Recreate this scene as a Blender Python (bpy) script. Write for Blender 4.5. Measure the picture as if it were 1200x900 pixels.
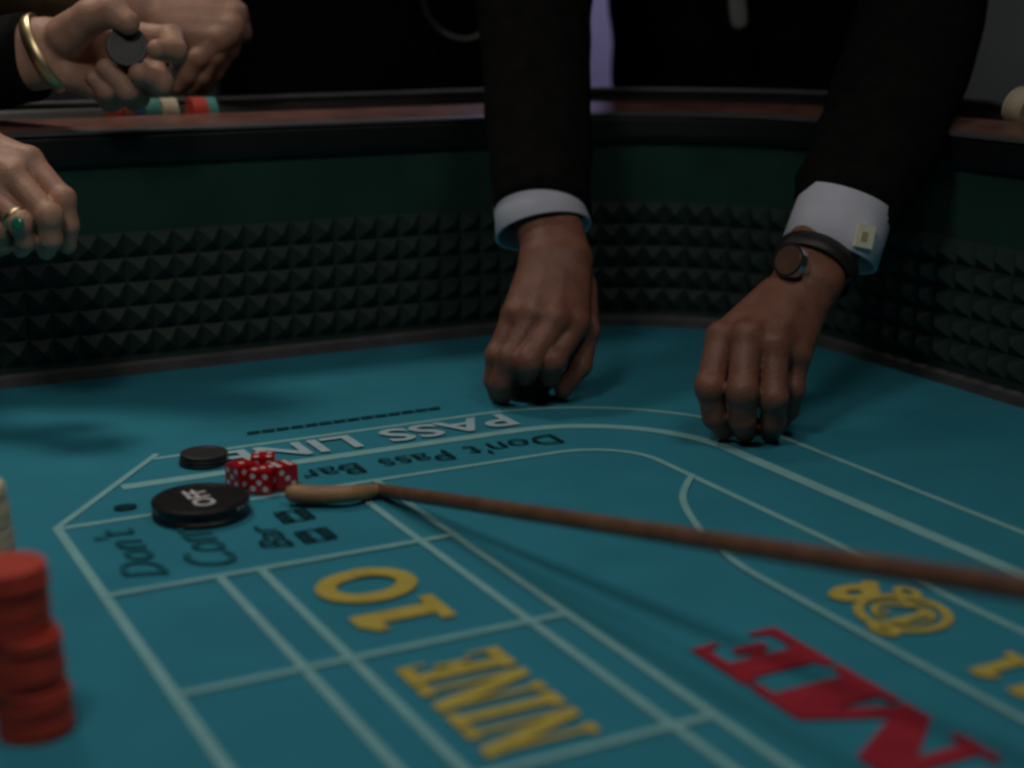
import bpy, bmesh, math, random
import numpy as np
from mathutils import Vector, Matrix
random.seed(7); np.random.seed(7)
for o in list(bpy.data.objects): bpy.data.objects.remove(o)
S = bpy.context.scene
COL = S.collection

# ------------------------------------------------------------------ camera
F = 1783.5; YAW = math.radians(27.8); PIT = math.radians(14.1); H = 0.37   # metres above the felt (felt = z 0)
fw = np.array([math.sin(YAW)*math.cos(PIT), math.cos(YAW)*math.cos(PIT), -math.sin(PIT)])
rt = np.array([math.cos(YAW), -math.sin(YAW), 0.]); up = np.cross(rt, fw); CP = np.array([0, 0, H])
def P(x, y, Z): return CP + (fw + rt*(x-600)/F + up*(450-y)/F)*Z          # point seen at (x, y) at depth Z metres
def G(x, y, z=0.):                                                        # point of the horizontal plane z
    d = fw + rt*(x-600)/F + up*(450-y)/F
    return CP + d*((z-H)/d[2])
cam = bpy.data.cameras.new('camera'); camo = bpy.data.objects.new('camera', cam); COL.objects.link(camo)
cam.sensor_width = 36; cam.lens = F/1200*36; cam.clip_start = .02
camo.matrix_world = Matrix(((rt[0], up[0], -fw[0], 0), (rt[1], up[1], -fw[1], 0), (rt[2], up[2], -fw[2], H), (0, 0, 0, 1)))
cam.dof.use_dof = True; cam.dof.focus_distance = 1.32; cam.dof.aperture_fstop = 3.2
S.camera = camo
# ------------------------------------------------------------------ light
w = bpy.data.worlds.new('world'); S.world = w; w.use_nodes = True
w.node_tree.nodes['Background'].inputs[0].default_value = (.55, .6, .75, 1)
w.node_tree.nodes['Background'].inputs[1].default_value = .010
def area(name, loc, target, size, power, color, sy=None, spread=180):
    l = bpy.data.lights.new(name, 'AREA'); l.energy = power; l.color = color; l.size = size
    if sy: l.shape = 'RECTANGLE'; l.size_y = sy
    l.spread = math.radians(spread)
    o = bpy.data.objects.new(name, l); COL.objects.link(o); o.location = loc
    o.rotation_euler = (Vector(target)-Vector(loc)).to_track_quat('-Z', 'Y').to_euler()
    return o
area('table_lamp_light', (-.12, .50, 1.25), (.55, .70, 0), .24, 3.5, (1, .95, .88))
area('table_lamp_light_second', (.72, .45, 1.35), (.62, .62, 0), .30, 1.3, (1, .95, .88), spread=130)
area('hall_light_far', (.12, 2.05, 1.75), (.16, 1.50, 0), .30, 1.1, (1, .92, .80), spread=54)
area('column_fill', (2.3, 3.3, 1.95), (2.3, 4.3, .4), .5, 26, (.85, .84, 1))  # added fill with no known source, brightens the lilac column
area('right_wall_fill', (4.4, 4.8, 1.95), (5.9, 5.7, .4), .6, 9, (.95, 1, .92))  # added fill with no known source, lifts the right room wall
S.view_settings.view_transform = 'Standard'; S.view_settings.look = 'None'
S.view_settings.gamma = 1; S.view_settings.use_curve_mapping = False; S.view_settings.exposure = -0.08
S.cycles.filter_width = 3.2            # the picture is soft all over

# ------------------------------------------------------------------ helpers
MATS = {}
def mat(name, color, rough=.6, var=.0, scale=40, bump=0., bscale=None, metal=0., spec=.5, sheen=0., sss=0.):
    m = bpy.data.materials.new(name); m.use_nodes = True; nt = m.node_tree; b = nt.nodes['Principled BSDF']
    b.inputs['Roughness'].default_value = rough; b.inputs['Metallic'].default_value = metal
    b.inputs['Specular IOR Level'].default_value = spec
    if sheen: b.inputs['Sheen Weight'].default_value = sheen
    if sss:
        b.inputs['Subsurface Weight'].default_value = sss; b.inputs['Subsurface Scale'].default_value = .004
        b.inputs['Subsurface Radius'].default_value = (1, .35, .2)
    tc = nt.nodes.new('ShaderNodeTexCoord')
    n = nt.nodes.new('ShaderNodeTexNoise'); n.inputs['Scale'].default_value = scale; n.inputs['Detail'].default_value = 5
    nt.links.new(tc.outputs['Object'], n.inputs['Vector'])
    r = nt.nodes.new('ShaderNodeValToRGB'); c = np.array(color)
    r.color_ramp.elements[0].position = .3; r.color_ramp.elements[1].position = .7
    r.color_ramp.elements[0].color = (*(c*(1-var)), 1); r.color_ramp.elements[1].color = (*np.minimum(c*(1+var), 1), 1)
    nt.links.new(n.outputs['Fac'], r.inputs['Fac']); nt.links.new(r.outputs['Color'], b.inputs['Base Color'])
    if bump:
        n2 = nt.nodes.new('ShaderNodeTexNoise'); n2.inputs['Scale'].default_value = bscale or scale*4; n2.inputs['Detail'].default_value = 3
        nt.links.new(tc.outputs['Object'], n2.inputs['Vector'])
        bp = nt.nodes.new('ShaderNodeBump'); bp.inputs['Strength'].default_value = bump; bp.inputs['Distance'].default_value = .002
        nt.links.new(n2.outputs['Fac'], bp.inputs['Height']); nt.links.new(bp.outputs['Normal'], b.inputs['Normal'])
    MATS[name] = m
    return m
mat('felt', (.035, .245, .335), .95, .07, 14, .25, 900, spec=.12)
mat('print_white', (.24, .50, .52), .95, .08, 60, .2, 900, spec=.1)
mat('print_bright', (.40, .56, .63), .95, .08, 60, .2, 900, spec=.1)
mat('print_gold', (.52, .42, .09), .95, .12, 60, .2, 900, spec=.1)
mat('print_red', (.36, .028, .045), .95, .12, 40, .2, 900, spec=.1)
mat('print_faint', (.014, .115, .145), .95, .2, 120, .2, 900, spec=.1)
mat('print_black', (.008, .040, .048), .95, .2, 120, .2, 900, spec=.1)
mat('wall_felt', (.020, .058, .042), .95, .12, 20, .3, 700, spec=.1)
mat('rubber', (.018, .038, .030), .55, .15, 30, .1, 400, spec=.45)
mat('rubber_trim', (.085, .083, .078), .7, .2, 40)
mat('rail_wood', (.19, .082, .062), .36, .35, 25, .06, 120)
mat('rail_black', (.004, .005, .005), .5, .2, 30, .08, 300)
mat('rail_edge', (.09, .09, .095), .4, .1, 40)
mat('suit', (.0075, .0068, .0066), .95, .3, 60, .2, 900, spec=.08)
mat('suit_olive', (.075, .058, .03), .9, .2, 60, .2, 700, spec=.15)
mat('suit_black', (.006, .006, .006), .92, .2, 60, .2, 900, spec=.1)
mat('shirt', (.62, .62, .72), .85, .04, 60, .1, 800)
mat('shirt_lilac', (.50, .44, .72), .85, .05, 60)
mat('skin_dark', (.22, .092, .060), .5, .22, 55, .35, 420, spec=.45, sss=.06)
mat('skin_light', (.46, .25, .175), .52, .16, 55, .35, 420, spec=.45, sss=.08)
mat('gold', (.72, .58, .32), .38, .08, 60, metal=1)
mat('dull_gold', (.42, .36, .18), .5, .1, 60)
mat('watch_dial', (.10, .055, .035), .4, .2, 90)
mat('pale_gold', (.95, .92, .68), .35, .08, 60, metal=.2)
mat('silver', (.72, .72, .74), .22, .05, 60, metal=1)
mat('emerald', (.02, .22, .12), .12, .1, 60)
mat('leather_black', (.012, .011, .010), .5, .2, 80, .15, 600)
mat('chip_red', (.58, .055, .026), .55, .08, 50, .05, 500)
mat('chip_cream', (.60, .53, .38), .55, .06, 50, .05, 500)
mat('chip_black', (.014, .013, .014), .5, .2, 50, .05, 500)
mat('chip_blue', (.03, .10, .32), .5, .1, 50)
mat('chip_teal', (.06, .32, .27), .5, .1, 50)
mat('chip_green', (.04, .16, .07), .5, .1, 50)
mat('chip_brown', (.30, .07, .025), .5, .1, 50)
mat('puck_black', (.010, .010, .010), .35, .2, 50, .05, 300)
mat('ink_white', (.62, .60, .60), .7, .03, 50)
mat('die_red', (.42, .008, .014), .18, .1, 50)
mat('rattan', (.16, .072, .040), .5, .3, 60, .15, 300)
mat('rattan_pale', (.34, .19, .09), .55, .25, 60, .15, 300)
mat('carpet', (.05, .02, .02), .95, .3, 20, .3, 300)
mat('room_wall', (.10, .11, .10), .9, .1, 4)
mat('room_ceiling', (.06, .06, .06), .9, .1, 4)
mat('lilac_paint', (.40, .35, .60), .8, .04, 6)
mat('tie', (.16, .17, .17), .6, .1, 60)
mat('grey_metal', (.12, .115, .115), .4, .1, 60, metal=.4)

def link(name, me, m, parent=None, smooth=False):
    o = bpy.data.objects.new(name, me); COL.objects.link(o)
    if m is not None and not me.materials: me.materials.append(MATS[m])
    if parent is not None: o.parent = parent
    if smooth: me.shade_smooth()
    return o
def mesh(name, V, Fc):
    me = bpy.data.meshes.new(name); me.from_pydata([tuple(map(float, v)) for v in V], [], [tuple(map(int, f)) for f in Fc]); me.update()
    return me
def tag(o, label=None, cat=None, group=None, kind=None):
    if label: o['label'] = label
    if cat: o['category'] = cat
    if group: o['group'] = group
    if kind: o['kind'] = kind
    return o
def empty(name, loc=(0, 0, 0)):
    o = bpy.data.objects.new(name, None); COL.objects.link(o); o.location = loc; o.empty_display_size = .02
    return o
def hang(o, parent):                       # parent a world-space mesh under an empty that stands at its base
    o.parent = parent; o.matrix_parent_inverse = Matrix.Translation(-Vector(parent.location))
    return o
def box(lo, hi):
    x0, y0, z0 = lo; x1, y1, z1 = hi
    V = [(x0,y0,z0),(x1,y0,z0),(x1,y1,z0),(x0,y1,z0),(x0,y0,z1),(x1,y0,z1),(x1,y1,z1),(x0,y1,z1)]
    return V, [(0,3,2,1),(4,5,6,7),(0,1,5,4),(1,2,6,5),(2,3,7,6),(3,0,4,7)]
def join(parts):
    V = []; Fc = []
    for v, f in parts:
        n = len(V); V += [tuple(p) for p in v]; Fc += [tuple(i+n for i in q) for q in f]
    return V, Fc
def frame(d):
    d = np.array(d, float); d /= np.linalg.norm(d)
    a = np.array([0, 0, 1.]) if abs(d[2]) < .9 else np.array([1., 0, 0])
    u = np.cross(a, d); u /= np.linalg.norm(u)
    return u, np.cross(d, u), d
def smooth_path(pts, n):
    pts = np.array(pts, float); out = []; m = len(pts)
    for i in range(m-1):
        p0, p1, p2, p3 = pts[max(i-1, 0)], pts[i], pts[i+1], pts[min(i+2, m-1)]
        for k in range(n):
            t = k/n
            out.append(.5*((2*p1)+(-p0+p2)*t+(2*p0-5*p1+4*p2-p3)*t*t+(-p0+3*p1-3*p2+p3)*t**3))
    out.append(pts[-1]); return np.array(out)
def tube(pts, rad, seg=12, cap=True, side=None, flat=1.0, wr=None):
    """loft of rings along pts; rad a list; flat squeezes along the second axis; side = fixed first axis; wr(i, a) radius factor"""
    pts = np.array(pts, float); n = len(pts); V = []; Fc = []; u = None
    for i in range(n):
        d = pts[min(i+1, n-1)]-pts[max(i-1, 0)]; d /= np.linalg.norm(d)
        if side is not None: s = np.array(side, float)
        else: s = u if u is not None else frame(d)[0]
        u = s-d*(s@d); u /= np.linalg.norm(u); v = np.cross(d, u)
        r = rad[i] if hasattr(rad, '__len__') else rad
        for k in range(seg):
            a = 2*math.pi*k/seg; q = r*(wr(i, a) if wr else 1)
            V.append(pts[i]+u*math.cos(a)*q+v*math.sin(a)*q*flat)
    for i in range(n-1):
        for k in range(seg):
            a, b = i*seg+k, i*seg+(k+1) % seg
            Fc.append((a, b, b+seg, a+seg))
    if cap: Fc.append(tuple(range(seg-1, -1, -1))); Fc.append(tuple(range((n-1)*seg, n*seg)))
    return V, Fc
def lathe(prof, seg=32):                   # prof: list of (r, z), closed to the axis
    V = []; Fc = []
    for r, z in prof:
        for k in range(seg): V.append((r*math.cos(2*math.pi*k/seg), r*math.sin(2*math.pi*k/seg), z))
    for i in range(len(prof)-1):
        for k in range(seg):
            a, b = i*seg+k, i*seg+(k+1) % seg; Fc.append((a, b, b+seg, a+seg))
    Fc.append(tuple(range(seg-1, -1, -1))); Fc.append(tuple(range((len(prof)-1)*seg, len(prof)*seg)))
    return V, Fc

# ---- signed-distance bodies, meshed with surface nets
def cone_d(Pg, a, b, ra, rb, sq=None):
    a = np.array(a, np.float32); b = np.array(b, np.float32); ab = b-a
    t = np.clip(((Pg-a)@ab)/max(float(ab@ab), 1e-9), 0, 1)
    q = Pg-a-t[..., None]*ab
    return np.sqrt((q*q).sum(-1))-(ra+(rb-ra)*t)
def ell_d(Pg, c, ax, r):                   # ellipsoid: centre, axes (3 unit vectors), radii
    q = Pg-np.array(c, np.float32); M = np.array(ax, np.float32); l = q@M.T/np.array(r, np.float32)
    k = np.sqrt((l*l).sum(-1)); return (k-1)*min(r)
def smin(a, b, k):
    h = np.clip(.5+.5*(b-a)/k, 0, 1)
    return b+(a-b)*h-k*h*(1-h)
def surf(fn, lo, hi, h):
    lo = np.array(lo, np.float32); n = np.ceil((np.array(hi)-lo)/h).astype(int)+1
    ax = [lo[i]+h*np.arange(n[i], dtype=np.float32) for i in range(3)]
    Pg = np.stack(np.meshgrid(*ax, indexing='ij'), -1)
    v = fn(Pg).astype(np.float32); ins = v < 0
    def c(i, j, k, A): return A[i:A.shape[0]-1+i, j:A.shape[1]-1+j, k:A.shape[2]-1+k]
    cor = [(i, j, k) for i in (0, 1) for j in (0, 1) for k in (0, 1)]
    cnt = sum(c(*q, ins).astype(np.int8) for q in cor)
    act = (cnt > 0) & (cnt < 8); idx = -np.ones(act.shape, int); I = np.argwhere(act); idx[act] = np.arange(len(I))
    acc = np.zeros((len(I), 3)); num = np.zeros(len(I))
    for p in cor:
        for axn in range(3):
            if p[axn] == 0:
                q = list(p); q[axn] = 1
                va = v[I[:, 0]+p[0], I[:, 1]+p[1], I[:, 2]+p[2]]; vb = v[I[:, 0]+q[0], I[:, 1]+q[1], I[:, 2]+q[2]]
                m = (va < 0) != (vb < 0); t = np.where(m, va/np.where(m, va-vb, 1), 0)
                pos = np.array(p, float)[None, :].repeat(len(I), 0); pos[:, axn] = t
                acc[m] += pos[m]; num[m] += 1
    V = lo+h*(I+acc/num[:, None]); Fc = []
    for axn in range(3):
        o1, o2 = [(1, 2), (2, 0), (0, 1)][axn]
        a = ins; sl0 = [slice(None)]*3; sl1 = [slice(None)]*3; sl0[axn] = slice(0, -1); sl1[axn] = slice(1, None)
        E = a[tuple(sl0)] != a[tuple(sl1)]
        e = np.argwhere(E); e = e[(e[:, o1] > 0) & (e[:, o2] > 0) & (e[:, o1] < n[o1]-1) & (e[:, o2] < n[o2]-1)]
        d1 = np.zeros(3, int); d1[o1] = 1; d2 = np.zeros(3, int); d2[o2] = 1
        g = lambda q: idx[q[:, 0], q[:, 1], q[:, 2]]
        Q = np.stack([g(e-d1-d2), g(e-d2), g(e), g(e-d1)], 1)
        fl = ~a[e[:, 0], e[:, 1], e[:, 2]]; Q[fl] = Q[fl][:, ::-1]; Fc.append(Q)
    Fc = np.concatenate(Fc); Fc = Fc[(Fc >= 0).all(1)]
    return [tuple(x) for x in V], [tuple(x) for x in Fc.tolist()]
def bounds(prims, pad):
    pts = []
    for a, b, ra, rb in prims: pts += [np.array(a)-ra, np.array(a)+ra, np.array(b)-rb, np.array(b)+rb]
    pts = np.array(pts); return pts.min(0)-pad, pts.max(0)+pad

def hand_mesh(hd, h=.0019):
    """hd: arm=[(p, r)..], carp=[4 points by the wrist], mcp=[4], fingers=[4 x (pip, dip, tip)], thumb=[cmc, mcp, ip, tip], fr = finger radius"""
    fr = hd.get('fr', .0095); palm = []; arm = hd['arm']
    for (a, ra), (b, rb) in zip(arm[:-1], arm[1:]): palm.append((a, b, ra, rb))
    for off in hd.get('wide', []):
        for (a, ra), (b, rb) in zip(arm[:-1], arm[1:]): palm.append((a+off, b+off, ra*.92, rb*.92))
    for c, m in zip(hd['carp'], hd['mcp']): palm.append((c, m, .0135, .0112))
    for i in range(3):
        palm.append(((np.array(hd['carp'][i])+hd['carp'][i+1])/2, (np.array(hd['mcp'][i])+hd['mcp'][i+1])/2, .0125, .0088))
    fing = []
    for i, (m, f) in enumerate(zip(hd['mcp'], hd['fingers'])):
        s = fr*[1.0, 1.04, .98, .86][i]; ch = [np.array(m), *map(np.array, f)]
        fing.append([(ch[0], ch[1], s*1.12, s*1.04), (ch[1], ch[2], s*1.04, s*.93), (ch[2], ch[3], s*.93, s*.78)])
    t = [np.array(x) for x in hd['thumb']]
    tk = hd.get('tk', 1.); fing.append([(t[0], t[1], .0155*tk, .0125*tk), (t[1], t[2], .0120*tk, .0112*tk), (t[2], t[3], .0112*tk, .0085*tk)])
    allp = palm+[p for f in fing for p in f]; lo, hi = bounds(allp, .006)
    knuck = [(np.array(m)+np.array(hd['back'])*.0045, .0085) for m in hd['mcp']]
    back = np.array(hd['back'])
    def fn(Pg):
        d = None
        for p in palm:
            q = cone_d(Pg, *p); d = q if d is None else smin(d, q, .011)
        for c, r in knuck: d = smin(d, cone_d(Pg, c, c+1e-4, r, r), .007)
        for c, m in zip(hd['carp'], hd['mcp']):
            c = np.array(c); m = np.array(m)
            d = smin(d, cone_d(Pg, c*.7+m*.3+back*.0105, m+back*.0085, .0022, .0035), .005)   # tendons on the back
        out = d
        for f in fing:
            e = None
            for p in f:
                q = cone_d(Pg, *p); e = q if e is None else smin(e, q, .0035)
            for p in f[1:2]:
                e = smin(e, cone_d(Pg, p[0]+back*.0015, p[0]+back*.0015+1e-4, p[2]*1.04, p[2]*1.04), .004)
            e2 = smin(e, d, .006)
            out = np.minimum(out, e2) if f is fing[0] else smin(out, e2, .0012)
        return out
    return surf(fn, lo, hi, h)

# ================================================================== SETTING
FLOOR = -.72
def struct(name, V, Fc, m): return tag(link(name, mesh(name, V, Fc), m), kind='structure')
struct('floor', *box((-3, -3, FLOOR-.05), (6, 7, FLOOR)), 'carpet')
struct('ceiling', *box((-3, -3, 2.1), (6, 7, 2.15)), 'room_ceiling')
struct('wall_back', *box((-3, 6.9, FLOOR), (6, 7, 2.1)), 'room_wall')
struct('wall_right', *box((5.9, -3, FLOOR), (6, 7, 2.1)), 'room_wall')
struct('wall_left', *box((-3.1, -3, FLOOR), (-3, 7, 2.1)), 'room_wall')

# ================================================================== CRAPS TABLE
table = empty('craps_table', (.3, .6, FLOOR))
tag(table, 'craps table with teal printed felt, dark studded rubber wall and wooden rail', 'table')
WX, WY, R = 1.075, 1.525, .26
def wall_path(d, x0=-.55, y1=-.75, step=.0125, arc=28):
    """inner wall outline offset outward by d: along the end, round the corner, down the side"""
    pts = []; cx, cy = WX-R, WY-R
    for x in np.arange(x0, cx, .05): pts.append((x, WY+d))
    for k in range(arc+1):
        a = math.pi/2*(1-k/arc); pts.append((cx+(R+d)*math.cos(a), cy+(R+d)*math.sin(a)))
    for y in np.arange(cy-.05, y1, -.05): pts.append((WX+d, y))
    return pts
def sweep(prof, smooth=False, **kw):
    rows = [wall_path(d, **kw) for d, z in prof]; n = len(rows[0]); V = []; Fc = []; m = len(prof)
    for i in range(n):
        for j, (d, z) in enumerate(prof): V.append((*rows[j][i], z))
    for i in range(n-1):
        for j in range(m):
            a, b = i*m+j, i*m+(j+1) % m; Fc.append((a, b, b+m, a+m))
    Fc.append(tuple(range(m))); Fc.append(tuple(range((n-1)*m, n*m))[::-1])
    return V, Fc
# the bed: felt top, a thick board with the rounded corner
pts = wall_path(.02); pts = pts+[(-.55, -.75)]
n = len(pts); V = [(x, y, 0) for x, y in pts]+[(x, y, -.06) for x, y in pts]
Fc = [tuple(range(n))[::-1], tuple(range(n, 2*n))]+[(i, (i+1) % n, n+(i+1) % n, n+i) for i in range(n)]
bed = hang(link('felt_bed', mesh('felt_bed', V, Fc), 'felt'), table)
pts2 = [(-.45, 1.35), (.85, 1.35), (.95, 1.2), (.95, -.6), (-.45, -.6)]; n = len(pts2)
V = [(x, y, -.06) for x, y in pts2]+[(x, y, FLOOR) for x, y in pts2]
hang(link('table_base', mesh('table_base', V, [tuple(range(n))[::-1], tuple(range(n, 2*n))]+[(i, (i+1) % n, n+(i+1) % n, n+i) for i in range(n)]), 'rail_black'), table)
hang(link('wall_lining', mesh('wall_lining', *sweep([(0, .146), (0, .219), (.012, .219), (.012, .0), (.004, .0), (.004, .146)])), 'wall_felt'), table)
hang(link('base_strip', mesh('base_strip', *sweep([(-.008, 0), (-.008, .010), (-.004, .013), (.004, .013), (.004, 0)])), 'rubber_trim'), table)
bump = hang(link('rubber_bumper', mesh('rubber_bumper', *sweep([(-.002, .013), (-.002, .146), (.010, .147), (.010, .013)])), 'rubber'), table)
hang(link('rail_apron', mesh('rail_apron', *sweep([(-.006, .215), (-.009, .222), (-.009, .240), (-.004, .2465), (.13, .2465), (.13, .06), (.012, .06), (.012, .215)])), 'rail_black'), table)
hang(link('rail_nosing', mesh('rail_nosing', *sweep([(-.010, .2445), (-.010, .2470), (-.004, .2485), (.004, .2488), (.004, .2445)])), 'rail_edge'), table)
hang(link('rail_board', mesh('rail_board', *sweep([(.0035, .2468), (.0035, .2490), (.075, .2550), (.078, .2530), (.078, .2468)])), 'rail_wood'), table)
g = [(.078+.0, .2468)]+[(.098+.0205*math.cos(a), .2535-.0205*math.sin(a)) for a in np.linspace(math.pi, 0, 9)]
prof = [(.080, .215)]+[(.0985-.0195*math.cos(a), .2515-.0200*math.sin(a)) for a in np.linspace(0, math.pi, 9)]+[(.124, .258), (.140, .225)]
hang(link('chip_groove', mesh('chip_groove', *sweep(prof)), 'rail_black'), table)
arm_prof = [(.155+.034*math.cos(a), .238+.0285*math.sin(a)) for a in np.linspace(0, 2*math.pi, 20, endpoint=False)]
hang(link('armrest', mesh('armrest', *sweep(arm_prof)), 'rail_black', smooth=True), table)
hang(link('armrest_highlight', mesh('armrest_highlight', *sweep([(.139+.0032*math.cos(a), .2655+.0032*math.sin(a)) for a in np.linspace(0, 2*math.pi, 8, endpoint=False)])), 'rail_edge', smooth=True), table)  # grey bead stands in for the highlight along the padded armrest
# studs: one shared mesh, each an object of its own
pw = .0125
pym = mesh('pyramid', [(-pw, 0, -pw), (pw, 0, -pw), (pw, 0, pw), (-pw, 0, pw), (0, -.0125, 0)], [(0, 1, 4), (1, 2, 4), (2, 3, 4), (3, 0, 4)])
pym.materials.append(MATS['rubber'])
cx, cy = WX-R, WY-R; alen = R*math.pi/2
rest = []
def stud_at(s):                           # s runs along the wall from x = 0
    if s < cx: return (s, WY-.002), 0
    if s < cx+alen:
        a = math.pi/2-(s-cx)/R; return (cx+(R-.002)*math.cos(a), cy+(R-.002)*math.sin(a)), a-math.pi/2
    return (WX-.002, cy-(s-cx-alen)), -math.pi/2
s = .0
while s < cx+alen+1.2:
    (x, y), rz = stud_at(s)
    for r in range(5):
        z = .0205+.0125+r*.025
        M = Matrix.Translation((x, y, z)) @ Matrix.Rotation(rz, 4, 'Z')
        if .19 < s < cx+alen+.285:
            o = bpy.data.objects.new('pyramid', pym); COL.objects.link(o); o.parent = bump; o.matrix_basis = M
        else:
            rest.append(([tuple(M @ v.co) for v in pym.vertices], [tuple(p.vertices) for p in pym.polygons]))
    s += .025
o = link('rubber_stud_run', mesh('rubber_stud_run', *join(rest)), 'rubber', bump); o['kind'] = 'stuff'

# ---- printed layout (flat ink on the felt)
ZP = .0004
def flat_mesh(name, polys, m, z=ZP, label=None, lift=0.):
    V = []; Fc = []
    for i, pl in enumerate(polys):
        k = len(V); V += [(p[0], p[1], z+(i*lift)) for p in pl]; Fc.append(tuple(range(k, k+len(pl))))
    o = link(name, mesh(name, V, Fc), m, bed)
    if label: o['label'] = label
    return o
def line(pts, wd, m='print_white', z=ZP):
    pts = np.array(pts, float); L = []; Rr = []
    for i in range(len(pts)):
        d = pts[min(i+1, len(pts)-1)]-pts[max(i-1, 0)]; d /= np.linalg.norm(d); nn = np.array([-d[1], d[0]])*wd/2
        L.append(pts[i]+nn); Rr.append(pts[i]-nn)
    return flat_mesh('layout_line', [[L[i], Rr[i], Rr[i+1], L[i+1]] for i in range(len(pts)-1)], m, z)
LW = .0062
AC = (.608, 1.015)
def round_line(x0, r, xe, ye, wd, z):
    pts = [(x0, AC[1]+r[1]), (AC[0]-.1, AC[1]+r[1])]
    for k in range(25):
        a = math.pi/2*(1-k/24); pts.append((AC[0]+r[0]*math.cos(a), AC[1]+r[1]*math.sin(a)))
    pts += [(xe, AC[1]-.1), (xe, ye)]
    return line(pts, wd, z=z)
round_line(.302, (.199, .200), .807, -.6, .0062, .0004)
round_line(.260, (.136, .135), .744, -.6, .0130, .0005)
round_line(.196, (.065, .059), .673, -.6, .0062, .0006)
line([(.195, -.6), (.195, 1.0755)], .0068, z=.0007)
line([(.1935, 1.074), (.3085, 1.2265)], .0056, z=.0008)
line([(.270, -.6), (.270, .928)], LW, z=.0009)
line([(.2985, -.6), (.2985, .928)], LW, z=.0010)
line([(.4165, -.6), (.4165, 1.074)], LW, z=.0011)
line([(.4425, -.6), (.4425, 1.074)], LW, z=.0012)
for i, y in enumerate((.928, .7655, .608, .45, .29, .13)): line([(.195, y), (.4425, y)], LW, z=.0013+i*.00002)
line(smooth_path([(.674, .967), (.640, .930), (.6195, .8945), (.5985, .838), (.5875, .787), (.585, .72), (.584, .5), (.584, -.6)], 8), .0055, z=.0015)
# --- lettering
def ring(cx_, cy_, ro, ri, n=28, a0=0, a1=2*math.pi, close=True):
    out = []
    for k in range(n):
        a, b = a0+(a1-a0)*k/n, a0+(a1-a0)*(k+1)/n
        f = lambda r, t: (cx_+r[0]*math.cos(t), cy_+r[1]*math.sin(t))
        out.append([f(ro, a), f(ro, b), f(ri, b), f(ri, a)])
    return out
def rect(x0, y0, x1, y1): return [(x0, y0), (x1, y0), (x1, y1), (x0, y1)]
GL = {
 '1': (.66, [rect(.18, .08, .46, .98), rect(.0, 0, .66, .16), [(.18, 1), (.46, 1), (.46, .80), (.0, .72), (.0, .86)]]),
 '0': (.96, ring(.48, .5, (.50, .55), (.25, .33))),
 '2': (.62, ring(.30, .72, (.30, .28), (.13, .15), 16, -.6, math.pi)+[[(.0, .0), (.0, .14), (.42, .56), (.58, .56), (.24, .16)], rect(0, 0, .6, .16)]),
 'N': (.92, [rect(.09, .0, .21, 1), rect(.0, 0, .30, .11), [(.0, 1), (.34, 1), (.86, 0), (.60, 0)], rect(.72, 0, .84, 1), rect(.62, .88, .95, 1)]),
 'I': (.46, [rect(.10, 0, .36, 1), rect(.0, 0, .46, .12), rect(0, .88, .46, 1)]),
 'E': (.74, [rect(.08, 0, .36, 1), rect(0, 0, .70, .14), rect(0, .86, .68, 1), rect(.3, .43, .52, .57), [(.60, 0), (.74, 0), (.74, .32), (.69, .32)],
             [(.58, 1), (.70, 1), (.70, .70), (.66, .70)], rect(.45, .32, .55, .68)]),
 'M': (1.62, [rect(.12, 0, .27, 1), rect(0, 0, .40, .11), [(0, 1), (.46, 1), (.94, .0), (.66, .0)], [(.68, 0), (.86, 0), (1.22, 1), (1.06, 1)],
              rect(1.08, 0, 1.46, 1), rect(.96, 0, 1.62, .11), rect(1.06, .88, 1.62, 1)]),
 'O': (.90, ring(.45, .5, (.45, .53), (.20, .41))),
 'C': (.82, ring(.45, .5, (.45, .53), (.20, .41), 24, .75, 2*math.pi-.75)+[rect(.70, .62, .82, 1)]),
}
def word(text, start, length, base, height, m, z, gap=.10, name='letter'):
    """reads along +Y from start, letter tops towards -X, baseline at x = base"""
    tot = sum(GL[c][0] for c in text)+gap*(len(text)-1); k = length/tot; u = 0
    for j, c in enumerate(text):
        adv, polys = GL[c]
        flat_mesh(name, [[(base-v*height, start+(u+q)*k) for q, v in pl] for pl in polys], m, z+j*.00001, lift=.000025)
        u += adv+gap
word('10', .794, .100, .3805, .062, 'print_gold', .0017)
word('NINE', .620, .120, .380, .066, 'print_gold', .0017)
word('COME', .359, .328, .5425, .064, 'print_red', .0017, .05)
word('11', .542, .052, .642, .040, 'print_gold', .0017, .18)
# gold oval ornament that closes the field strip
flat_mesh('emblem', ring(.627, .668, (.030, .031), (.0235, .0245), 32)+ring(.622, .708, (.019, .013), (.006, .004), 16)
          + ring(.600, .654, (.009, .012), (.003, .005), 12)+ring(.652, .692, (.008, .011), (.003, .005), 12)+ring(.640, .714, (.006, .006), (.001, .001), 10)
          + ring(.627, .668, (.019, .020), (.0165, .0175), 28), 'print_gold', .0017, 'gold oval ornament', lift=.000004)
word('12', .652, .034, .642, .030, 'print_gold', .0018, .12)
def glyph(body, shear, bold):
    cu = bpy.data.curves.new('t', 'FONT'); cu.body = body; cu.shear = shear; cu.offset = bold; cu.resolution_u = 3
    t = bpy.data.objects.new('t', cu); COL.objects.link(t)
    dg = bpy.context.evaluated_depsgraph_get(); dg.update(); me = bpy.data.meshes.new_from_object(t.evaluated_get(dg)); bpy.data.objects.remove(t)
    co = np.array([v.co for v in me.vertices]); return me, co.min(0), co.max(0)
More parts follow.
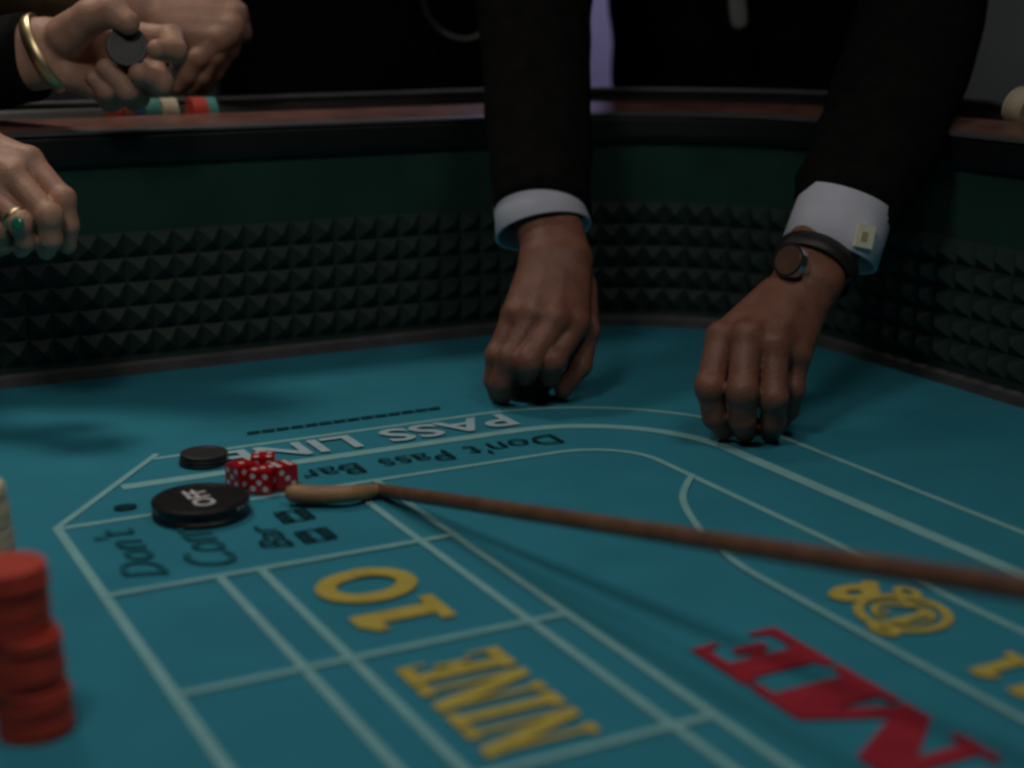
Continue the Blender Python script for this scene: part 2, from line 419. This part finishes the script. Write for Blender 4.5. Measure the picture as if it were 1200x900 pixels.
def text(body, origin, rd, upv, length, height, m, z, name='letter', shear=0., parent=bed, bold=0.):
    """text in the built-in face, laid flat, each letter a part: origin = start of the baseline"""
    hw = lambda t: (lambda q: q[2][0]-q[1][0])(glyph(t, 0, 0))
    wHH = hw('HH'); pos = 0; items = []
    for c in body:
        if c != ' ': items.append((c, pos))
        pos += hw('H'+c+'H')-wHH if c != ' ' else .35
    gl = [(glyph(c, shear, bold), p) for c, p in items]
    end = max(p+g[2][0] for g, p in gl); st0 = min(p+g[1][0] for g, p in gl); low = min(g[1][1] for g, p in gl); top = max(g[2][1] for g, p in gl)
    for (me, lo, hi), p in gl:
        for v in me.vertices:
            a = (v.co.x+p-st0)/(end-st0)*length; b = (v.co.y-low)/(top-low)*height
            q = np.array(origin)+np.array(rd)*a+np.array(upv)*b; v.co = (q[0], q[1], z)
        me.materials.clear(); link(name, me, m, parent)
text('PASS LINE', (.622, 1.203), (-1, 0), (0, -1), .272, .040, 'print_bright', .0017, bold=.02)
text("Don't Pass Bar", (.630, 1.123), (-1, 0), (0, -1), .235, .028, 'print_black', .0017)
text("Don't", (.243, .948), (0, 1), (-1, 0), .105, .030, 'print_faint', .0017, shear=.3)
text('Come', (.292, .948), (0, 1), (-1, 0), .105, .034, 'print_faint', .0018, shear=.3)
text('Bar', (.335, .96), (0, 1), (-1, 0), .05, .022, 'print_black', .0018, shear=.3)
for (px, py) in ((345, 606), (370, 629)):
    c = G(px, py); s_ = .0125; polys = []
    for a, b in ((-1, -1), (0, -1), (1, -1), (-1, 1), (0, 1), (1, 1)): polys += ring(c[0]+b*.006, c[1]+a*.0078, (.0034, .0034), (.0001, .0001), 8)
    polys += [rect(c[0]-s_, c[1]-s_, c[0]+s_, c[1]-s_+.0025), rect(c[0]-s_, c[1]+s_-.0025, c[0]+s_, c[1]+s_), rect(c[0]-s_, c[1]-s_, c[0]-s_+.0025, c[1]+s_), rect(c[0]+s_-.0025, c[1]-s_, c[0]+s_, c[1]+s_)]
    flat_mesh('printed_die', polys, 'print_black', .0018)
flat_mesh('printed_dashes', [rect(.395+i*.0135, 1.2470, .395+i*.0135+.0120, 1.2525) for i in range(14)], 'print_black', .0017)
flat_mesh('printed_mark', ring(.250, 1.098, (.009, .007), (.002, .002), 12), 'print_black', .0017)

# ================================================================== CHIPS, PUCK, DICE
CR, CT = .0195, .0033
def chip_mesh(m, r=CR, t=CT):
    V, Fc = lathe([(r-.0012, 0), (r-.0003, .0003), (r, .0008), (r, t-.0008), (r-.0003, t-.0003), (r-.0012, t), (r*.72, t), (r*.70, t-.0002)], 36)
    me = mesh('casino_chip', V, Fc); me.materials.append(MATS[m]); return me
CM = {c: chip_mesh('chip_'+c) for c in ('red', 'cream', 'black', 'blue', 'teal', 'green', 'brown')}
def chip(c, loc, label, group=None, rot=None):
    o = bpy.data.objects.new('casino_chip', CM[c]); COL.objects.link(o); o.location = loc
    if rot is not None: o.rotation_euler = rot
    return tag(o, label, 'chip', group)
b0 = G(43, 855)
for i in range(28):
    z = i*CT+.0001*0
    off = 0 if i < 8 else (-.0030 if i < 17 else -.0080)
    off += random.uniform(-.0006, .0006) - (.0012 if i in (7, 8, 16) else 0)
    p = b0+rt*off
    chip('red', (p[0], p[1]+random.uniform(-.0005, .0005), z), 'topmost chip of the tall red stack at the near left' if i == 27 else ('bottom chip of the tall red stack, resting on the felt' if i == 0 else 'red chip between the top and bottom of the tall near left stack'), 'red chips in the tall stack')
b1 = G(-15, 700)
for i in range(23):
    p = b1+rt*(random.uniform(-.0006, .0006)-.0003*(i > 12)*(i-12))
    chip('cream', (p[0], p[1], i*CT), 'topmost chip of the cream stack behind the red chips' if i == 22 else 'cream chip below the top of the stack behind the red chips', 'cream chips in the stack')
c2 = G(238, 543)
for i in range(3): chip('black', (c2[0]+.0006*i, c2[1], i*CT), ['bottom black chip of the low pile beside the dice', 'middle black chip of the low pile beside the dice', 'top black chip of the low pile beside the dice'][i], 'black chips on the pass line')
# puck
pc = G(236, 603)
puck = empty('marker_puck', (pc[0], pc[1], 0)); tag(puck, 'thick round black puck with white lettering beside the dice', 'puck')
V, Fc = lathe([(.0345, 0), (.0360, .0015), (.0360, .0035), (.0348, .0045), (.0348, .0085), (.0360, .0095), (.0360, .0125), (.0340, .0140), (.030, .0140), (.0295, .0136)], 56)
link('puck_disc', mesh('puck_disc', V, Fc), 'puck_black', puck)
text('OFF', (.0075, -.021), (0, 1), (-1, 0), .040, .017, 'ink_white', .01385, parent=puck, bold=.02)
for k, a in enumerate((-1.02, -.88, -.66)):  # white bars painted as bright glints on the puck rim
    V = []
    for aa, zz in ((a-.03, .0098), (a+.03, .0098), (a+.05, .0122), (a-.01, .0122)): V.append((.0362*math.cos(aa), .0362*math.sin(aa), zz))
    link('rim_glint', mesh('rim_glint', V, [(0, 1, 2, 3)]), 'ink_white', puck)
# dice
DS = .0190
bm = bmesh.new(); bmesh.ops.create_cube(bm, size=DS); bmesh.ops.bevel(bm, geom=bm.edges[:], offset=.0009, segments=2, affect='EDGES')
dme = bpy.data.meshes.new('die'); bm.to_mesh(dme); bm.free(); dme.materials.append(MATS['die_red'])
PIPS = {1: [(0, 0)], 2: [(-1, -1), (1, 1)], 3: [(-1, -1), (0, 0), (1, 1)], 4: [(-1, -1), (1, 1), (-1, 1), (1, -1)],
        5: [(-1, -1), (1, 1), (-1, 1), (1, -1), (0, 0)], 6: [(-1, -1), (-1, 0), (-1, 1), (1, -1), (1, 0), (1, 1)]}
V = []; Fc = []; hh = DS/2+.0001
for num, (nx, ux, vx) in {1: ((0,0,1),(1,0,0),(0,1,0)), 6: ((0,0,-1),(1,0,0),(0,1,0)), 2: ((1,0,0),(0,1,0),(0,0,1)), 5: ((-1,0,0),(0,1,0),(0,0,1)), 3: ((0,1,0),(1,0,0),(0,0,1)), 4: ((0,-1,0),(1,0,0),(0,0,1))}.items():
    nx, ux, vx = map(np.array, (nx, ux, vx))
    for a, b in PIPS[num]:
        c = nx*hh+ux*a*.0050+vx*b*.0050; k = len(V)
        for q in range(10): V.append(c+(ux*math.cos(q*.6283)+vx*math.sin(q*.6283))*.0023)
        Fc.append(tuple(range(k, k+10)))
pme = mesh('pips', V, Fc); pme.materials.append(MATS['ink_white'])
for (px, py), rz, tilt, lab in (((284, 570), .35, 0, 'red die with white pips, leftmost of the cluster by the puck'), ((309, 576), .9, 1, 'red die with white pips, nearest of the cluster'),
                     ((331, 571), .15, 2, 'red die with white pips, rightmost, against the stick tip'), ((309, 560), 1.2, 3, 'red die with white pips, farthest of the cluster')):
    g0 = G(px, py); e = empty('die', (g0[0], g0[1], DS/2+.0005)); tag(e, lab, 'die', 'red dice in the middle')
    e.rotation_euler = ([0, math.pi/2, math.pi, -math.pi/2][tilt], 0, rz)
    for nm, me in (('die_body', dme), ('pips', pme)):
        c = bpy.data.objects.new(nm, me); COL.objects.link(c); c.parent = e
# stick
st = empty('dealer_stick', tuple(G(335, 578))); tag(st, 'long thin rattan dealer stick sweeping across the felt to the dice', 'stick')
tip = [G(336, 577, .010), G(372, 580, .009), G(410, 578, .010), P(446, 574, 1.172)]
hang(link('stick_hook', mesh('stick_hook', *tube(smooth_path(tip, 6), [.0055, .0075, .0085, .009, .009, .0088, .0085, .0085, .0085, .0085, .0080, .0078, .0075, .0072, .007, .0065, .006, .0058, .0055], 12, flat=.8)), 'rattan_pale', smooth=True), st)
A_, B_ = P(440, 573.6, 1.176), P(1200, 690, .675); B2 = B_+(B_-A_)*.35
hang(link('stick_shaft', mesh('stick_shaft', *tube([A_+(B2-A_)*t for t in np.linspace(0, 1, 40)], [.0052+.0012*t for t in np.linspace(0, 1, 40)], 14)), 'rattan', smooth=True), st)
# chips lying on edge in the rail groove along the end wall
gy, gz = WY+.0985, .2515
runs = [('red', 128, 141, 'bright red chip on edge in the far rail, left end of the row'), ('brown', 141, 153, 'rust chip on edge in the far rail between red and blue'),
        ('blue', 153, 166, 'blue chip on edge in the far rail'), ('teal', 166, 187, 'teal chip on edge in the far rail left of the cream ones'),
        ('cream', 187, 205, 'cream chip on edge in the far rail'), ('red', 222, 240, 'red chip on edge in the far rail, right of the cream ones'), ('teal', 240, 252, 'teal chip on edge at the right end of the far rail row')]
def rail_x(px):                            # where the sight line of that column crosses the groove
    d = fw+rt*(px-600)/F+up*(450-125)/F; return (d*(gy/d[1]))[0]
for c, p0, p1, lab in runs:
    x0, x1 = rail_x(p0), rail_x(p1); nn = max(1, int((x1-x0)/CT))
    for i in range(nn):
        chip(c, (x0+i*CT, gy+random.uniform(-.0003, .0003), gz+random.uniform(-.0003, .0003)), lab, c+' chips in the far rail, '+('right' if p0 > 220 else 'left'), (0, math.pi/2, 0))

# ================================================================== PEOPLE
def nrm(v): v = np.array(v, float); return v/np.linalg.norm(v)
def torso(hip, sho, face, wh=.17, ws=.20, dep=.115):
    """jacketed trunk: hip and shoulder centres, facing direction; returns mesh data"""
    hip = np.array(hip); sho = np.array(sho); f = nrm(face); sd = np.cross(f, (0, 0, 1.)); pr = []
    for t in (-1, -.33, .33, 1):
        pr.append((hip+sd*t*(wh-dep*.75), sho+sd*t*(ws-dep*.7), dep, dep*.82))
    for t in (-1, 1): pr.append((sho+sd*t*(ws-.03), sho+sd*t*(ws+.02)-np.array([0, 0, .04]), .075, .07))
    pr.append((sho, sho+np.array([0, 0, .09]), .075, .06))
    lo, hi = bounds(pr, .03)
    def fn(Pg):
        d = None
        for p in pr:
            q = cone_d(Pg, *p); d = q if d is None else smin(d, q, .06)
        return d+.003*np.sin(Pg[..., 2]*60+Pg[..., 0]*25)*np.sin(Pg[..., 0]*33+Pg[..., 1]*21)
    return surf(fn, lo, hi, .013)
def trousers(hip, face, wh=.16):
    hip = np.array(hip); f = nrm(face); sd = np.cross(f, (0, 0, 1.)); pr = []
    for t in (-1, 1):
        foot = np.array([hip[0], hip[1], FLOOR])+sd*t*.11; kn = (hip+foot)/2+f*.02
        pr += [(hip+sd*t*.08, kn, .10, .075), (kn, foot+np.array([0, 0, .08]), .072, .058), (foot+np.array([0, 0, .042])-f*.05, foot+np.array([0, 0, .036])+f*.14, .042, .036)]
    pr.append((hip-sd*.07, hip+sd*.07, .12, .12)); lo, hi = bounds(pr, .03)
    def fn(Pg):
        d = None
        for p in pr:
            q = cone_d(Pg, *p); d = q if d is None else smin(d, q, .02)
        return d
    return surf(fn, lo, hi, .014)
def head(sho, face):
    """neck and head above the shoulders"""
    f = nrm(np.array(face)+np.array([0, 0, -.35])); b = np.array(sho)+np.array([0, 0, .05]); u = nrm(np.array([0, 0, 1.])+np.array(face)*.35); sd = np.cross(f, u)
    c = b+u*.21+f*.03; lo, hi = c-.17, c+.17; lo = np.minimum(lo, b-.07)
    def fn(Pg):
        d = ell_d(Pg, c+u*.03-f*.015, (sd, f, u), (.075, .095, .095))
        d = smin(d, ell_d(Pg, c-u*.055+f*.025, (sd, f, u), (.056, .066, .065)), .03)
        d = smin(d, cone_d(Pg, b, c-u*.05-f*.02, .058, .052), .03)
        d = smin(d, cone_d(Pg, c+u*.005+f*.085, c-u*.035+f*.105, .008, .015), .012)          # nose
        d = smin(d, cone_d(Pg, c-u*.072+f*.082-sd*.018, c-u*.072+f*.082+sd*.018, .007, .007), .008)   # lips
        for s_ in (-1, 1):
            d = smin(d, cone_d(Pg, c+sd*s_*.076+u*.01-f*.01, c+sd*s_*.072-u*.035-f*.01, .012, .009), .006)   # ears
            d = np.maximum(d, -(cone_d(Pg, c+sd*s_*.032+u*.008+f*.098, c+sd*s_*.033+u*.008+f*.098, .013, .013)))   # eye sockets
            d = smin(d, cone_d(Pg, c+sd*s_*.032+u*.006+f*.080, c+sd*s_*.0321+u*.006+f*.080, .0125, .0125), .003)
        return d
    return surf(fn, lo, hi, .006)
def sleeve(pts, rad, side, flat=.9, n=10, wamp=.03, seed=0):
    """cloth tube from the hem up the arm, with a turned-in hem and soft folds"""
    pts = [np.array(p, float) for p in pts]; d = nrm(pts[1]-pts[0])
    path = smooth_path(pts, n); rr = np.interp(np.linspace(0, 1, len(path)), np.linspace(0, 1, len(rad)), rad)
    path = np.concatenate([[pts[0]+d*.02, pts[0]+d*.0008], path]); rr = np.concatenate([[rr[0]*.84, rr[0]*.93], rr])
    rg = random.Random(seed); ph = [rg.uniform(0, 6.28) for _ in range(4)]
    def wr(i, a):
        if i < 3: return 1+.012*math.sin(2*a+ph[0])
        t = i*.75
        return 1+wamp*(math.sin(t+1.3*math.sin(a+ph[0]))*.6+.5*math.sin(.6*t+2*a+ph[1])+.35*math.sin(1.7*t-3*a+ph[2]))
    return tube(path, rr, 36, side=side, flat=flat, wr=wr)
def shell(pts, r0, r1, side, flat=.85, th=.0035):     # open cuff with wall thickness
    a, b = map(np.array, pts); d = b-a
    path = [a+d*.15, a+d*.6, b-d*.012, b+d*.01, b, a+d*.5, a]
    path = [b-d*.6, b-d*.25, b-d*.02, b, b-d*.02, b-d*.5, a]
    rr = [r1-th, r1-th, r1-th, r1-th*.5, r1, (r0+r1)/2, r0]
    # explicit rings (the path doubles back, so the frame is fixed)
    dd = nrm(d); u = nrm(np.array(side)-dd*(np.array(side)@dd)); v = np.cross(dd, u); V = []; Fc = []; seg = 40
    for p, r in zip(path, rr):
        for k in range(seg):
            t = 2*math.pi*k/seg; V.append(p+u*math.cos(t)*r+v*math.sin(t)*r*flat)
    for i in range(len(path)-1):
        for k in range(seg):
            q, w_ = i*seg+k, i*seg+(k+1) % seg; Fc.append((q, w_, w_+seg, q+seg))
    return V, Fc
def arm_core(a0, spts, sho):
    """the arm inside the sleeve, from the forearm to the base of the neck"""
    p = [np.array(a0)]+[np.array(q) for q in spts[1:]]+[np.array(sho)+np.array([0, 0, .06])]
    p = smooth_path(p, 6); return tube(p, np.linspace(.025, .044, len(p)), 14)
def band(c, ax, side, r, flat, wd, th, seg=40):        # closed strap round a wrist
    dd = nrm(ax); u = nrm(np.array(side)-dd*(np.array(side)@dd)); v = np.cross(dd, u); V = []; Fc = []
    prof = [(r-th, -wd/2), (r, -wd/2*.9), (r+th*.3, 0), (r, wd/2*.9), (r-th, wd/2)]
    for rr, z in prof:
        for k in range(seg):
            t = 2*math.pi*k/seg; V.append(np.array(c)+dd*z+u*math.cos(t)*rr+v*math.sin(t)*rr*flat)
    m = len(prof)
    for i in range(m):
        for k in range(seg):
            q, w_ = i*seg+k, i*seg+(k+1) % seg; j = ((i+1) % m)*seg; Fc.append((q, w_, j+(k+1) % seg, j+k))
    return V, Fc
def block(c, ex, ey, ez, sx, sy, sz):
    c = np.array(c); V, Fc = box((-1, -1, -1), (1, 1, 1))
    return [c+nrm(ex)*v[0]*sx/2+nrm(ey)*v[1]*sy/2+nrm(ez)*v[2]*sz/2 for v in V], Fc
def disc(c, nz, r, t, seg=28):
    u, v, d = frame(nz); V = []
    for z in (-t/2, t/2):
        for k in range(seg): V.append(np.array(c)+d*z+u*r*math.cos(6.28319*k/seg)+v*r*math.sin(6.28319*k/seg))
    return V, [tuple(range(seg))[::-1], tuple(range(seg, 2*seg))]+[(k, (k+1) % seg, seg+(k+1) % seg, seg+k) for k in range(seg)]
def part(name, data, m, person, smooth=True, label=None):
    o = hang(link(name, mesh(name, *data), m, smooth=smooth), person)
    if label: o['label'] = label
    return o
def Q(L): return [P(*p) for p in L]
toward = -fw

# ---- the man in the dark suit
c1 = P(888, 60, 2.24); f1 = nrm((-.55, -.83, 0))
man = empty('person', (c1[0], c1[1], FLOOR))
tag(man, 'person in dark suit and white cuffs leaning over the rail, setting chips with both hands', 'person')
hipA = np.array([c1[0], c1[1], .17])-f1*.05; shoA = np.array([c1[0], c1[1], .64])+f1*.20
handA = dict(arm=[(P(640, 175, 1.54), .024), (P(637, 240, 1.508), .0205), (P(652, 300, 1.468), .0215)], wide=[rt*.0130, -rt*.0130],
    carp=Q([(676, 308, 1.462), (660, 306, 1.457), (642, 306, 1.458), (626, 308, 1.465)]),
    mcp=Q([(676, 378, 1.430), (652, 374, 1.417), (626, 369, 1.421), (602, 368, 1.435)]),
    fingers=[Q([(648, 422, 1.410), (645, 440, 1.440), (640, 448, 1.468)]), Q([(620, 423, 1.402), (616, 438, 1.436), (616, 446, 1.468)]),
             Q([(597, 420, 1.410), (587, 447, 1.420), (590, 463, 1.436)]), Q([(582, 416, 1.428), (578, 445, 1.436), (582, 463, 1.445)])],
    thumb=Q([(681, 335, 1.468), (687, 388, 1.450), (680, 428, 1.446), (660, 457, 1.445)]), back=nrm(toward+up*.25), fr=.0112)
handB = dict(arm=[(P(992, 215, 1.44), .0235), (P(966, 288, 1.38), .0205), (P(946, 330, 1.347), .0210)], wide=[nrm(rt*.9-up*.35)*.0115, -nrm(rt*.9-up*.35)*.0115],
    carp=Q([(904, 346, 1.340), (920, 349, 1.332), (938, 353, 1.332), (953, 359, 1.340)]),
    mcp=Q([(845, 395, 1.312), (875, 394, 1.294), (907, 405, 1.296), (934, 417, 1.312)]),
    fingers=[Q([(832, 454, 1.292), (838, 488, 1.304), (848, 504, 1.318)]), Q([(870, 459, 1.278), (870, 491, 1.292), (873, 506, 1.312)]),
             Q([(906, 466, 1.284), (906, 494, 1.300), (903, 507, 1.317)]), Q([(928, 456, 1.312), (924, 480, 1.330), (916, 492, 1.342)])],
    thumb=Q([(898, 372, 1.357), (868, 412, 1.367), (860, 452, 1.367), (868, 488, 1.348)]), back=nrm(toward+up*.35), fr=.0117)
spA = Q([(636, 246, 1.505), (631, 130, 1.56), (628, 0, 1.64), (650, -170, 1.78), (735, -320, 2.00)])
slA = sleeve(spA, [.0485, .054, .062, .072, .08], rt-up*.18, .9, seed=3)
spB = Q([(989, 254, 1.400), (1003, 215, 1.410), (1034, 150, 1.47), (1080, 0, 1.62), (1080, -170, 1.80), (1000, -320, 2.0)])
slB = sleeve(spB, [.0480, .0535, .060, .070, .076, .08], rt-up*.25, .85, seed=5)
part('body', join([hand_mesh(handA), hand_mesh(handB), head(shoA, f1), arm_core(handA['arm'][0][0], spA, shoA), arm_core(handB['arm'][0][0], spB, shoA)]), 'skin_dark', man)
part('jacket', join([torso(hipA, shoA, f1, .18, .215, .12), slA, slB]), 'suit', man)
part('trousers', trousers(hipA-np.array([0, 0, .05]), f1), 'suit', man)
part('shirt_cuff', shell((P(625, 212, 1.520), P(637, 272, 1.502)), .0400, .0485, rt-up*.26, .92), 'shirt', man, label='white shirt cuff')
cuffB = part('shirt_cuff', shell((P(993, 236, 1.395), P(971, 300, 1.388)), .0440, .0452, rt-up*.27, .90), 'shirt', man, label='white shirt cuff with a square link')
lx, ly = nrm(rt-up*.16+fw*.35), nrm(up+rt*.2)
lk = link('cuff_link', mesh('cuff_link', *block(P(1013, 277, 1.3500), lx, ly, np.cross(lx, ly), .0175, .0205, .004)), 'pale_gold', cuffB)
link_ = link('link_face', mesh('link_face', *block(P(1013, 277, 1.3476), lx, ly, np.cross(lx, ly), .006, .008, .001)), 'dull_gold', cuffB)
wax = P(966, 288, 1.38)-P(946, 330, 1.347); wc = P(955, 312, 1.364)
strap = part('watch_strap', band(wc, wax, rt-up*.35, .0385, .80, .020, .0025), 'leather_black', man, label='black wrist watch strap')
wn = nrm(toward*.8-rt*.75+up*.25); wp = P(926, 306, 1.322)
link('watch_case', mesh('watch_case', *disc(wp, wn, .0155, .007)), 'silver', strap)
link('watch_dial', mesh('watch_dial', *disc(wp+wn*.0036, wn, .0128, .0006)), 'watch_dial', strap)
tp = smooth_path(Q([(850, -230, 1.93), (858, -100, 1.95), (864, 0, 1.962), (867, 34, 1.966)]), 6)
part('necktie', tube(tp, [.026]*4+[.020, .018, .016, .014, .013, .012, .0115, .0115, .0115, .0115, .0115, .0112, .0105, .008, .003], 16, side=rt, flat=.22), 'tie', man, label='grey necktie')

# ---- the player at the end of the table whose hands come in from the left
c2p = np.array([-.36, 1.97, 0]); f2 = nrm((.25, -1, 0))
pl = empty('person', (c2p[0], c2p[1], FLOOR))
tag(pl, 'person with black sleeve, gold bracelet and green ring, holding a black chip at left', 'person')
handC = dict(arm=[(P(-150, 120, 1.37), .026), (P(-70, 158, 1.36), .0225), (P(-42, 178, 1.352), .0225)], wide=[nrm(up*.8+rt*.5)*.013, -nrm(up*.8+rt*.5)*.013],
    carp=Q([(-22, 168, 1.352), (-28, 182, 1.345), (-34, 196, 1.345), (-40, 210, 1.35)]),
    mcp=Q([(34, 188, 1.342), (15, 207, 1.326), (-6, 226, 1.328), (-24, 243, 1.34)]),
    fingers=[Q([(74, 234, 1.330), (80, 264, 1.335), (79, 288, 1.345)]), Q([(58, 254, 1.310), (60, 280, 1.318), (54, 294, 1.335)]),
             Q([(24, 262, 1.310), (31, 282, 1.320), (25, 292, 1.335)]), Q([(0, 272, 1.325), (4, 287, 1.335), (-2, 293, 1.35)])],
    thumb=Q([(-18, 192, 1.37), (16, 226, 1.378), (40, 252, 1.378), (58, 272, 1.370)]), back=nrm(toward+up*.4+rt*.2), fr=.0100)
handD = dict(arm=[(P(-60, 85, 1.475), .025), (P(22, 66, 1.46), .0225), (P(52, 62, 1.455), .023)], wide=[up*.012, -up*.012],
    carp=Q([(72, 42, 1.462), (72, 56, 1.465), (74, 72, 1.462), (78, 88, 1.455)]),
    mcp=Q([(140, 40, 1.486), (142, 62, 1.490), (134, 84, 1.486), (116, 102, 1.472)]),
    fingers=[Q([(200, 46, 1.468), (205, 60, 1.440), (184, 58, 1.420)]), Q([(188, 88, 1.470), (188, 98, 1.442), (163, 86, 1.420)]),
             Q([(158, 112, 1.455), (150, 106, 1.432), (124, 80, 1.420)]), Q([(130, 116, 1.450), (124, 106, 1.430), (110, 92, 1.424)])],
    thumb=Q([(78, 42, 1.440), (106, 20, 1.424), (132, 14, 1.414), (150, 27, 1.408)]), back=nrm(fw-rt*.1), fr=.0125, tk=1.3)
hipB = np.array([c2p[0], c2p[1], .17]); shoB = np.array([c2p[0], c2p[1], .66])+f2*.10
spC = Q([(-105, 140, 1.37), (-230, 80, 1.40), (-420, -100, 1.50)])+[shoB+np.array([-.16, -.02, -.02])]
slC = sleeve(spC, [.044, .052, .062, .075], up, .95, seed=8)
spD = Q([(38, 66, 1.458), (-60, 76, 1.49), (-190, 30, 1.58)])+[shoB+np.array([.2, -.06, -.16]), shoB+np.array([.19, 0, -.02])]
slD = sleeve(spD, [.0415, .047, .055, .066, .075], up, .95, seed=9)
part('body', join([hand_mesh(handC), hand_mesh(handD), head(shoB, f2), arm_core(handC['arm'][0][0], spC, shoB), arm_core(handD['arm'][0][0], spD, shoB)]), 'skin_light', pl)
part('jacket', join([torso(hipB, shoB, f2), slC, slD]), 'suit_black', pl)
part('trousers', trousers(hipB-np.array([0, 0, .05]), f2), 'suit_black', pl)
bx_ = P(62, 62, 1.455)-P(30, 70, 1.46)
part('bracelet', band(P(53, 62, 1.455), nrm(bx_)+up*.28, up, .0400, .72, .013, .002), 'gold', pl, label='gold bracelet')
rg = part('ring', band(P(19, 257, 1.312), P(24, 262, 1.310)-P(-6, 226, 1.328), rt, .0118, 1, .005, .0016), 'gold', pl, label='gold ring with a green stone')
link('stone', mesh('stone', *lathe([(.0055, 0), (.0058, .0012), (.0045, .0026), (.0028, .0032)], 12)), 'emerald', rg)
stn = rg.children[0]; stn.location = P(21, 262, 1.2985); stn.rotation_euler = Vector(toward).to_track_quat('Z', 'Y').to_euler()
q_ = Vector(nrm(toward*.95+rt*.22+up*.1)).to_track_quat('Z', 'Y').to_euler()
chip('black', tuple(P(149, 55, 1.417)), 'black chip held up between thumb and fingers at upper left', None, q_)
chip('black', tuple(P(150, 92, 1.447)), 'black chip lower in the same hand, mostly hidden behind the fingers', None, q_)

# ---- the olive-sleeved neighbour whose hand rests on the rail
c3p = np.array([.02, 2.33, 0]); f3 = nrm((.2, -1, 0))
ol = empty('person', (c3p[0], c3p[1], FLOOR))
tag(ol, 'person in olive sleeve resting a bent hand on the far rail', 'person')
handE = dict(arm=[(P(70, 0, 1.73), .026), (P(135, 10, 1.715), .0235), (P(172, 16, 1.70), .0235)], wide=[up*.012, -up*.012],
    carp=Q([(190, 4, 1.70), (190, 16, 1.69), (192, 29, 1.686), (194, 42, 1.688)]),
    mcp=Q([(268, 4, 1.715), (276, 18, 1.70), (272, 34, 1.69), (256, 48, 1.682)]),
    fingers=[Q([(270, 44, 1.735), (254, 76, 1.745), (240, 96, 1.745)]), Q([(266, 56, 1.715), (250, 84, 1.722), (236, 102, 1.725)]),
             Q([(250, 64, 1.692), (236, 88, 1.70), (222, 103, 1.708)]), Q([(232, 68, 1.682), (220, 88, 1.690), (208, 102, 1.698)])],
    thumb=Q([(215, 8, 1.735), (250, -4, 1.745), (278, 14, 1.74), (287, 40, 1.735)]), back=nrm(toward+up*.5+rt*.2), fr=.0120)
hipC = np.array([c3p[0], c3p[1], .17]); shoC = np.array([c3p[0], c3p[1], .66])+f3*.14
spE = Q([(150, 10, 1.708), (60, -5, 1.75), (-120, -60, 1.86)])+[shoC+np.array([.2, -.04, -.05])]
slE = sleeve(spE, [.042, .048, .060, .078], up, .95, seed=12)
part('body', join([hand_mesh(handE), head(shoC, f3), arm_core(handE['arm'][0][0], spE, shoC)]), 'skin_light', ol)
part('jacket', join([torso(hipC, shoC, f3), slE]), 'suit_olive', ol)
part('trousers', trousers(hipC-np.array([0, 0, .05]), f3), 'suit_black', ol)

# ---- the black-clothed bystander behind the rail
c4p = P(425, 60, 2.33); f4 = nrm((-.1, -1, 0))
by = empty('person', (c4p[0], c4p[1], FLOOR)); tag(by, 'person in plain black clothing standing behind the far rail', 'person')
hipD = np.array([c4p[0], c4p[1], .17]); shoD = np.array([c4p[0], c4p[1], .68])
part('body', head(shoD, f4), 'skin_light', by)
part('jacket', torso(hipD, shoD, f4, .19, .215, .125), 'suit_black', by)
part('trousers', trousers(hipD-np.array([0, 0, .05]), f4), 'suit_black', by)
ch = smooth_path(Q([(494, -20, 2.16), (500, 15, 2.14), (520, 38, 2.13), (545, 46, 2.13), (562, 40, 2.13), (572, 22, 2.13)]), 6)
part('belt_chain', tube(ch, [.002+.0035*t for t in np.linspace(0, 1, len(ch))], 10), 'grey_metal', by, label='grey curved chain')

# ---- chips under the suited man's hands
h1 = G(620, 466)
for i in range(7): chip('black', (h1[0]+random.uniform(-.0006, .0006), h1[1]+random.uniform(-.0006, .0006), i*CT), 'black chip in the pile under the suited hand that wears no watch', 'black chips under the hand')
h2 = G(878, 503)
for i in range(2): chip('red', (h2[0], h2[1], i*CT), ['lower', 'upper'][i]+' red chip under the fingertips of the hand with the watch', 'red chips under the hand')
# chips leaning in the side rail
sx = WX+.0985
for i in range(6):
    d = fw+rt*(1196-600)/F+up*(450-128)/F; y0 = (d*(sx/d[0]))[1]
    chip('cream', (sx+.001*math.sin(i), y0-i*.0042+.006, .2660+.0012*(5-i)*.6), 'cream chip leaning in the side rail by the right edge', 'cream chips in the side rail', (math.pi/2+.30, 0, 0))
chip('green', (sx, y0-.030, .2590), 'dark green chip leaning in front of the cream chips in the side rail', None, (math.pi/2+.55, 0, 0))
# pale column of the hall behind
pcx = P(700, 40, 4.4)
struct('trim_1', *box((pcx[0]-.16, pcx[1]-.16, FLOOR), (pcx[0]+.16, pcx[1]+.16, 2.1)), 'lilac_paint')
